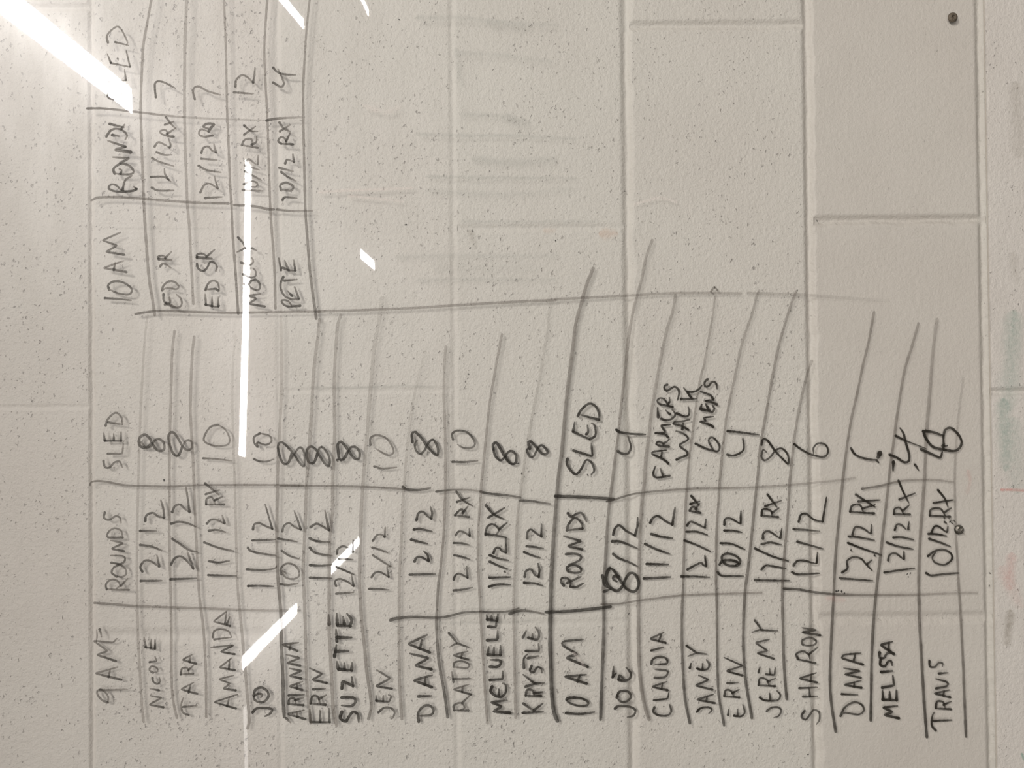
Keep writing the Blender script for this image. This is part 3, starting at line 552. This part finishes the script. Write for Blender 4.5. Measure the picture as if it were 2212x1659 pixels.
LINES = """
5.5 0.19 6.5 0.43|319,682 314,719 309,788 307,830 304,883 300,994 298,1077 296,1188 296,1260 297,1325 299,1394 303,1463 306,1518 310,1558
6.5 0.42 6 0.52|377,716 372,760 369,860 368,897 366,994 366,1077 366,1160 368,1260 370,1352 370,1421 371,1477 375,1518 382,1550
7 0.42 6 0.53|419.5,728 415,769 412,840 411.5,897 417,994 420,1077 423,1147 429,1260 432,1300 438,1345 442,1394 445,1463 445.5,1549
5 0.10 7 0.52|509,724 504,774 502,830 502,883 504,955 506,1008 508,1077 510.5,1174 513,1260 518,1320 523,1370 526,1407 530,1449 533,1490 537,1532 539,1554 535,1573
7 0.19 8 0.85|607,685 608,760 608,830 605,911 601,994 599,1077 598,1160 600,1240 604,1290 607,1330 608,1394 611,1463 612,1518 614,1548
8 0.38 7 0.52|690,691 686,733 679,788 675,850 673.5,883 668,966 662,1050 659,1133 655,1230 657,1283 659.5,1366 661,1435 663.6,1490 668,1532 671,1562
7 0.38 8 0.53|736,681 729,705 725,760 722,816 722,883 723,939 719,1022 718,1105 713,1160 711,1230 711,1283 711,1366 715,1435 717.6,1490 720,1532 727,1567
9 0.14 7 0.65|826,644 819,691 809,747 804,802 798,869 793,939 787,1008 782,1077 779,1147 777,1230 777,1269 781,1338 787,1394 792,1449 798,1490 802,1526 796,1553
6 0.09 7 0.56|920,760 908,800 895,855 888,897 883,939 877,994 873,1050 869,1105 866,1188 863,1240 862,1338 862,1421 863,1477 865.6,1518 868,1553
6 0.34 6.5 0.81|963,749 960,788 959,860 960.5,900 962,966 962,1050 960.5,1105 958,1160 952,1225 947,1262 944,1311 943,1352 947,1421 954,1463 961,1504 967,1549
5.5 0.47 6.5 0.56|1084,722 1077,760 1069,805 1058,869 1050.6,939 1043.7,1008 1039.6,1050 1034,1133 1032.6,1188 1033,1230 1036,1283 1038.6,1338 1042.7,1407 1047,1477 1049.6,1518 1053,1562
6 0.12 6.5 0.52|1188.5,640 1184,705 1177,747 1169,800 1158,855 1150,897 1140,953 1132,1008 1125,1063 1119,1105 1115,1174 1112.5,1230 1111,1262 1109.5,1316 1111,1394 1112,1449 1113,1504 1114,1550
8 0.51 9 0.84|1281,580 1266,619 1255,658 1244,699 1238,747 1231,802 1223,869 1218,925 1213,980 1207,1022 1202,1077 1199,1119 1194,1188 1191,1240 1189.7,1283 1188,1366 1189.7,1449 1192.5,1504 1196.7,1538 1204,1557
6.5 0.36 7 0.81|1409,519 1396,555 1386.7,600 1375.7,641 1366,680 1357.6,733 1351,794 1342.6,869 1337,925 1330,980 1323,1036 1317.6,1077 1313,1119 1309,1188 1306,1240 1303,1275 1304,1324 1303,1394 1300,1463 1297,1554
7 0.34 8 0.60|1459,638 1452,677 1441,710 1430,760 1422,803 1413,857 1406,897 1402,939 1395,994 1391,1050 1387,1077 1384,1133 1381,1188 1380,1240 1379,1283 1379,1366 1380.6,1435 1386,1490 1394.5,1532 1402,1554
5 0.30 6 0.78|1545,641 1538,691 1528,747 1521,788 1516,805 1507.6,847 1500.6,897 1493.7,953 1488,994 1484,1050 1481,1091 1478.5,1160 1476.5,1230 1475,1275 1473,1324 1473,1394 1476,1463 1480,1513 1490,1562
6 0.32 5.5 0.78|1640,628 1635,638 1624,680 1609,722 1600,754 1590,802 1580,848 1569,903 1563,954 1556,1025 1551.5,1090 1547.5,1154 1546.7,1260 1548,1297 1549,1393 1550,1457 1553,1506 1564,1567
6 0.42 6.5 0.78|1720,630 1709,657 1696,699 1683,744 1674,786 1662.5,848 1653,903 1643,961 1637,1025 1630,1090 1624,1154 1617,1218 1613,1250 1609,1280 1606,1345 1606,1409 1611,1474 1624,1551
6 0.38 6.5 0.76|1754,780 1744,806 1733,852 1724,896 1716,945 1711,993 1706,1041 1701,1122 1695,1190 1692,1240 1690,1281 1691.5,1361 1693,1425 1696,1474 1699.5,1510
5.5 0.47 6.5 0.78|1888,674 1876.6,738 1864,790 1852,848 1839.6,903 1830,961 1822,1025 1817,1074 1810.6,1138 1805.8,1190 1802.5,1245 1801,1280 1797.7,1345 1794.5,1409 1793,1474 1796,1522 1805,1580
6 0.42 6.5 0.80|1984,699 1970,748 1955,797 1944,858 1936,913 1929.7,961 1923,1009 1918,1057 1908.8,1138 1902,1202 1896,1250 1891,1297 1886,1361 1883,1425 1882,1490 1881,1556
8 0.26 6.5 0.80|2024.6,690 2018,738 2013,793 2007,872 2002,929 1999,993 1997,1041 1992,1106 1987.6,1170 1985,1240 1985,1280 1986.6,1345 1991,1425 1995.6,1506 2002,1592
5 0.13 6 0.76|2081,816 2073,880 2068,929 2063,1009 2063,1074 2065,1154 2068,1202 2071,1262 2074.5,1313 2077.7,1377 2081,1441 2084,1522 2087,1591
5.5 0.47 7 0.56|330,-20 319.6,41 310,95 307,142 304,221 305,285 308.5,380 311.5,455 315,511 319,566 323,608 330,650 334,680
7.5 0.36 6 0.47|404,-20 400,79 398.7,158 398.7,237 400,316 403.5,411 405,442 409,491 412,552 415,608 417.5,656
5 0.42 6 0.65|483,-20 487,79 489,158 490.5,237 493.7,316 497,400 500,442 502,497 506,552 510,608 514.6,677
5 0.53 6 0.56|579,-20 574,47 571,111 574,190 577.5,253 581,364 584,450 588,511 592,566 593.6,608 595,666
5 0.53 6.5 0.67|671,-20 664.6,38 661,79 658,127 655,190 655.7,285 658,390 659.6,455 663.8,511 669,580 676,636 683,688
"""
CROSS = """
5.5 .66 5.5 .3|R1|195,370 350,380 530,395 1050,412 1340,424 1600,430 1800,430
5 .7 5 .4|R4|595,740 700,740 850,755 950,766 1100,785 1250,800
5 .3 4 .25|R4|1250,800 1500,812 1810,822
6 .8 5 .3|R4|1820,822 1900,808 2060,800
5.5 .6 5.5 .55|R4|625,1367 660,1350 780,1345 950,1355 1280,1380 1560,1390
6 .66 6 .66|R4|1600,1400 1720,1406 1840,1430 1868,1430
5 .7 5 .4|R4|1890,1430 1990,1440 2130,1440
5.5 .68 5 .5|R3|515,1003 600,990 700,980 900,985 1200,995 1400,993 1700,987 1950,985
5.5 .5 6 .5|R15|300,985 700,972 1100,955 1400,935 1800,912 2164,895
6 .5 6 .3|R16|722,890 900,880 1300,860 1560,845 1800,840 2164,843
6 .3 8 .03|R11|360,724 500,728 700,735 1000,755 1200,770 1300,775
4.6 .66 5 .55|R2|160,892 170,870 220,862 300,870 420,893 550,900 800,905 1000,895 1300,893 1600,893 1820,897
4.6 .6 5 .66|R6|20,900 300,900 600,905 750,910 985,925
6.5 .85 5 .7|R6|975,908 1000,928 1100,932 1185,918
5.5 .8 4 .5|R6|1235,945 1350,932 1500,932 1580,942
6 .85 4.5 .7|R6|1580,945 1650,960 1800,975 1890,990
5.5 .84 4 .7|R8|265,1015 350,1018 500,1040
7.5 .88 7 .8|R8|540,980 700,985 850,992 990,1003
4.5 .75 5 .6|R8|940,1022 990,1010 1100,975 1200,955 1400,935 1550,925 1650,918
4.5 .6 5 .3|R10|20,792 200,790 400,785 640,770 850,750 1000,735 1080,722
5 .75 4 .4|R10|1125,795 1250,775 1350,750 1450,737 1600,735 1740,750
7 .78 4.5 .76|R5|880,505 920,492 1050,480 1240,485 1350,470 1450,445 1580,438
5 .8 4.5 .7|R5|1580,437 1700,441 1807,434 1880,412
7 .84 4 .6|R7|185,455 260,432 350,435 450,455
7.5 .88 7 .85|R7|470,442 650,435 850,415 970,400
4.5 .66 4.5 .5|R7|900,380 1050,375 1190,352 1400,325 1550,310 1807,300 2000,295 2150,289
5.5 .86 4.5 .3|R9|600,222 700,228 800,245 940,260 1000,262 1200,265 1500,262 1700,255 1900,250
5 .6 5 .6|FULL|1536,630 1543,619 1550,627
"""
groups = {}
reg = None
for ln in TEXT.strip().splitlines():
    if ln[0] == '@':
        q = ln.split(); reg = (float(q[1]), float(q[2]), float(q[3])); continue
    kind, what, w, d, st = ln.split('|')
    key = (kind, what)
    if key not in groups: groups[key] = Ink()
    ink = groups[key]; w = float(w); d = min(.97, float(d)*1.08)
    for s_ in st.split('/'):
        wd = w
        if s_[0] == 'w': a_, s_ = s_.split(':'); wd = float(a_[1:])
        sm = s_[0] == '~'
        pts = [tuple(float(c) for c in p.split(',')) for p in s_.lstrip('~').split()]
        pts = [(reg[0]+x/reg[2], reg[1]+y/reg[2]) for x, y in pts]
        k = rnd.uniform(-.05, .05)
        ink.stroke(pts, wd*1.04, wd*.84, min(.98, d+.06+k), d-.05+k, sm, pen=True)
for (kind, what), ink in groups.items():
    o = ink.obj(NAMES[kind], M_INK, panel); tag(o, KIND[kind]+what)
for ln in LINES.strip().splitlines():
    a, pts = ln.split('|'); w0, d0, w1, d1 = (float(t) for t in a.split())
    pts = [tuple(float(c) for c in p.split(',')) for p in pts.split()]
    ink = Ink(); ink.stroke(pts, w0, w1, d0, d1, True, 9.0)
    o = ink.obj('ruled_line', M_INK, panel)
for ln in CROSS.strip().splitlines():
    a, r, pts = ln.split('|'); w0, d0, w1, d1 = (float(t) for t in a.split()); rg = REG[r]
    pts = [tuple(float(c) for c in p.split(',')) for p in pts.split()]
    pts = [(rg[0]+x/rg[2], rg[1]+y/rg[2]) for x, y in pts]
    ink = Ink(); ink.stroke(pts, w0, w1, d0, d1, True, 7.0)
    o = ink.obj('column_divider', M_INK, panel)

# wiped marker ghosts, scuffs, and one joint's shaded edge painted as a streak
M_GHOST_SHADE = mat_stained('marker_ghost_joint_shade', (0.22, 0.25, 0.23, 1), 0.8)
M_SCUFF = mat_stained('pale_scuff', (0.85, 0.76, 0.70, 1), 1.0)
M_PINK = mat_stained('pink_marker_ghost', (0.75, 0.30, 0.26, 1), 1.0)
M_PEACH = mat_stained('peach_paint_patch', (0.85, 0.58, 0.44, 1), 1.0)
M_GREEN = mat_stained('green_smear', (0.22, 0.40, 0.33, 1), 1.0)
M_DIRT = mat_stained('brown_dirt', (0.20, 0.16, 0.10, 1), 1.0)
M_SPECK = mat_stained('black_speck', (0.02, 0.018, 0.015, 1), 1.4)
def on_wall(px, py, lift=0.0): return hit(px, py, -.0006-lift)
def smear(name, mat, rows, parent, put=on_panel, label=None):
    for r in rows:
        ink = Ink(); ink.stroke(r[2:], r[0], r[0]*.9, r[1], r[1]*.7, True, 6.0, put, .00002)
        o = ink.obj(name, mat, parent)
        if label: tag(o, label)
smear('wiped_ghost_joint_shade', M_GHOST_SHADE, [
    (16, .22, (905, 38), (1000, 38), (1080, 48), (1200, 54)), (30, .12, (1060, 48), (1130, 60)),
    (16, .18, (1000, 114), (1080, 118), (1130, 126), (1190, 133)), (20, .2, (985, 112), (990, 150), (996, 178)),
    (16, .2, (1000, 247), (1080, 250), (1140, 262)), (34, .12, (1100, 256), (1130, 268)),
    (12, .26, (905, 290), (1000, 293), (1110, 293), (1240, 300)), (26, .2, (1030, 345), (1100, 350), (1195, 345)),
    (12, .26, (925, 382), (1000, 383), (1240, 385)), (20, .14, (930, 412), (1100, 420), (1230, 408)),
    (16, .16, (860, 556), (960, 553), (1200, 552)), (14, .18, (905, 606), (1000, 604), (1195, 604)), (40, .08, (950, 578), (1150, 580)),
    (12, .22, (1002, 478), (1100, 480), (1290, 478)), (9, .25, (672, 837), (760, 838), (860, 834), (935, 836)), (7, .12, (250, 494), (380, 494), (495, 496)),  # middle streak is shade on a head joint's upper edge, painted on
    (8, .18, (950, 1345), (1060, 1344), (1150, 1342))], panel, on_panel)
smear('pale_scuff', M_SCUFF, [
    (9, .5, (690, 415), (760, 411), (830, 409), (890, 406)), (8, .4, (755, 423), (810, 429), (870, 435)),
    (9, .35, (1372, 441), (1410, 430), (1432, 428), (1460, 437)), (14, .3, (790, 230), (830, 242), (860, 232)),
    (10, .35, (1240, 1412), (1256, 1430), (1262, 1440))], panel, on_panel)
smear('pink_ghost', M_PINK, [(12, .16, (2092, 1020), (2096, 1040), (2090, 1062)), (16, .14, (1790, 1292), (1820, 1296))], panel, on_panel)
smear('peach_patch', M_PEACH, [(30, .28, (1308, 505), (1322, 505)), (16, .16, (1180, 498), (1195, 498))], wall, on_wall)
smear('red_mark', M_PINK, [(9, .5, (2165, 1058), (2190, 1058), (2215, 1060)), (34, .18, (2185, 1210), (2180, 1260)), (40, .10, (2170, 1240), (2200, 1300))], wall, on_wall)
smear('green_smear', M_GREEN, [(60, .22, (2190, 700), (2185, 790), (2180, 860)), (40, .26, (2168, 880), (2172, 1000)), (60, .14, (2190, 930), (2195, 1040)), (8, .6, (2208, 1630), (2212, 1640))], wall, on_wall)
smear('brown_smear', M_DIRT, [(50, .14, (2195, 200), (2200, 320)), (26, .32, (2182, 1330), (2176, 1385)), (20, .16, (1018, 505), (1026, 530)), (30, .12, (2190, 560), (2195, 600))], wall, on_wall)
sp = [(862, 42), (877, 485), (1015, 536), (1020, 498), (1010, 498), (2040, 1120), (1270, 1027), (1349, 413), (1765, 477), (1722, 628), (1119, 1001), (1127, 1023), (1544, 620), (1200, 520),
      (2056, 1130), (2052, 1127), (2060, 1124), (1811, 1276), (1818, 1278), (1824, 1282), (1806, 1277), (1960, 1240), (1962, 1246), (1967, 1238), (1745, 1630), (2137, 1266), (2138, 1238), (1358, 1326), (645, 842), (1005, 825), (1012, 808), (354, 1037)]
for x, y in sp:
    ink = Ink(); a = rnd.uniform(0, 6.28); r = rnd.uniform(.8, 2.4)
    ink.stroke([(x, y), (x+r*math.cos(a), y+r*math.sin(a))], rnd.uniform(3, 5), 3, .9, .7, False, 2.0, on_wall, .00003)
    ink.obj('paint_chip', M_SPECK, wall)

# ---------------------------------------------------------------- screws
def screw(px, py, r, mat, label, proud):
    p = on_panel(px, py)
    e = bpy.data.objects.new('screw', None); COL.objects.link(e); e.location = p
    tag(e, label, 'screw', 'screws fixing the clear panel')
    q = MB(); q.lathe([(r*.98, .0), (r, -.0006), (r*.92, -.0016), (r*.62, -.0026), (r*.38, -.0030), (r*.36, -.0018), (.0003, -.0016)], (0, 0, 0)); q.obj('screw_head', mat, e, True)
    q = MB()
    for a in (.5, .5+math.pi/2):                       # raised fins beside the cross slot
        for sgn in (-1, 1):
            c, s = math.cos(a), math.sin(a); n = len(q.v)
            for u, w in ((.30, -.09), (.62, -.09), (.62, .09), (.30, .09)):
                for y in (-.0019, -.0031):
                    q.v.append((sgn*r*(u*c-w*s), y, sgn*r*(u*s+w*c)))
            q.f += [tuple(n+i for i in f) for f in ((0,2,4,6),(1,7,5,3),(0,1,3,2),(2,3,5,4),(4,5,7,6),(6,7,1,0))]
    q.obj('cross_slot', mat, e)
    q = MB(); q.lathe([(r*.35, 0), (r*.35, .02), (r*.1, .028)], (0, 0, 0), 12); q.obj('shank', M_STEEL, e, True)
screw(2057.5, 38, .0056, M_DULL, 'dull brown screw head beyond all the writing, near the bare lower edge of the panel', .003)
screw(2071.5, 1143, .0046, simple('tarnished_screw', (0.30, 0.28, 0.24), 0.25, 0.9, 500, 0.5, 0.6), 'shiny round screw head beside the lowest written score, ringed with marker', .003)
ink = Ink()
ink.stroke([(2071.5+8.5*math.cos(a*.35), 1144+8.5*math.sin(a*.35)) for a in range(19)], 5, 4, .9, .8, True, 2.0)
ink.stroke([(2078, 1150), (2084, 1154)], 3, 2, .7, .4, False, 2.0)
for x, y in ((2043, 1130), (2058, 1131), (2055, 1124), (2062, 1126), (2050, 1120), (2040, 1118)):
    ink.stroke([(x, y), (x+1.5, y+1)], 3, 3, .8, .7, False, 2.0)
o = ink.obj('marker_residue', M_INK, panel); tag(o, 'black marker residue ringing the lower screw')

# ---------------------------------------------------------------- strip lights, seen mirrored in the panel
def mirror_hit(px, py, z=CEIL):
    p = on_panel(px, py); d = (p-CAM).normalized(); e = 1e-3
    gx = (float(gap(p.x+e, p.z))-float(gap(p.x-e, p.z)))/(2*e); gz = (float(gap(p.x, p.z+e))-float(gap(p.x, p.z-e)))/(2*e)
    n = Vector((-gx, -1, -gz)).normalized(); r = d-2*d.dot(n)*n
    t = (z-p.z)/r.z
    return p+r*t
def lens(r, z0, cx, n=8): return [(cx+r*math.cos(math.pi+math.pi*i/n), z0+r*.9*math.sin(math.pi+math.pi*i/n)) for i in range(n+1)]
def fixture(a, b, label, power=1.0, width=.13, extend=0.0):
    a = Vector(a); b = Vector(b); ax = (b-a); L = ax.length; ax.normalize(); L += extend
    e = bpy.data.objects.new('strip_light', None); COL.objects.link(e); e.location = a+Vector((0, 0, width*.25+.004)); e.rotation_euler = (0, 0, math.atan2(ax.y, ax.x))
    tag(e, label, 'ceiling light', 'strip lights mirrored in the panel')
    q = MB(); h = width/2
    q.prism([(-h*.9, .075), (h*.9, .075), (h, .0), (-h, .0)], 0, L); q.obj('housing', M_HOUSE, e)
    q = MB(); q.box((-.004, -h-.004, -.03), (.0, h+.004, .08)); q.box((L, -h-.004, -.03), (L+.004, h+.004, .08)) if False else None
    ld = bpy.data.lights.new('tube_light', 'AREA'); ld.shape = 'RECTANGLE'; ld.size = L; ld.size_y = width
    ld.color = LAMP_COL; ld.energy = LAMP*power*L*width*math.pi      # watts for that radiance
    lo = bpy.data.objects.new('tube_light', ld); COL.objects.link(lo); lo.parent = e; lo.location = (L/2, 0, -h*.5-.004)
    for s in (-1, 1):
        q = MB(); q.prism(lens(h*.5, -.001, s*h*.5), .0, L); q.obj('tube_cover', M_GLOW, e, False)
    for t in (.25, .75):
        q = MB(); q.box((L*t-.012, -.006, .076), (L*t+.012, .006, .5)); q.obj('hanger', M_HOUSE, e)
    return e
M_GLOW = simple('white_diffuser', (0.85, 0.85, 0.82), 0.4)
def seg(p0, p1, length=None, flip=False):
    a, b = mirror_hit(*p0), mirror_hit(*p1)
    if length: b = a+(b-a).normalized()*length
    return a, b
A = seg((285, 219), (25, 13), 1.7)
fixture(*A, 'strip light mirrored as the broad white glare across the upper left corner', 1.5, width=.16)
fixture(*seg((537, 352), (523, 985)), 'long strip light mirrored as an upright white streak through the third written name', width=.19)
fixture(*seg((656, 52), (612, 0), 2.44), 'strip light mirrored at the top edge, right of the SLED glare', width=.12)
fixture(*seg((641, 1314), (524, 1432)), 'strip light mirrored as a slanting white bar below the JO row', 1.9, width=.12)
fixture(*seg((776, 1168), (716, 1230)), 'strip light mirrored over the seventh rounds score', 1.9, width=.12)
fixture(*seg((809, 574), (779, 548)), 'far strip light mirrored as a short white dash in the empty middle', width=.16)
fixture(*seg((796, 27), (783, 0), 2.44), 'far strip light mirrored at the top edge as a thin white tip', width=.12)
fixture(*seg((529, 1526), (533, 1700)), 'dim strip light mirrored as a soft streak at the bottom edge', .035, width=.10)
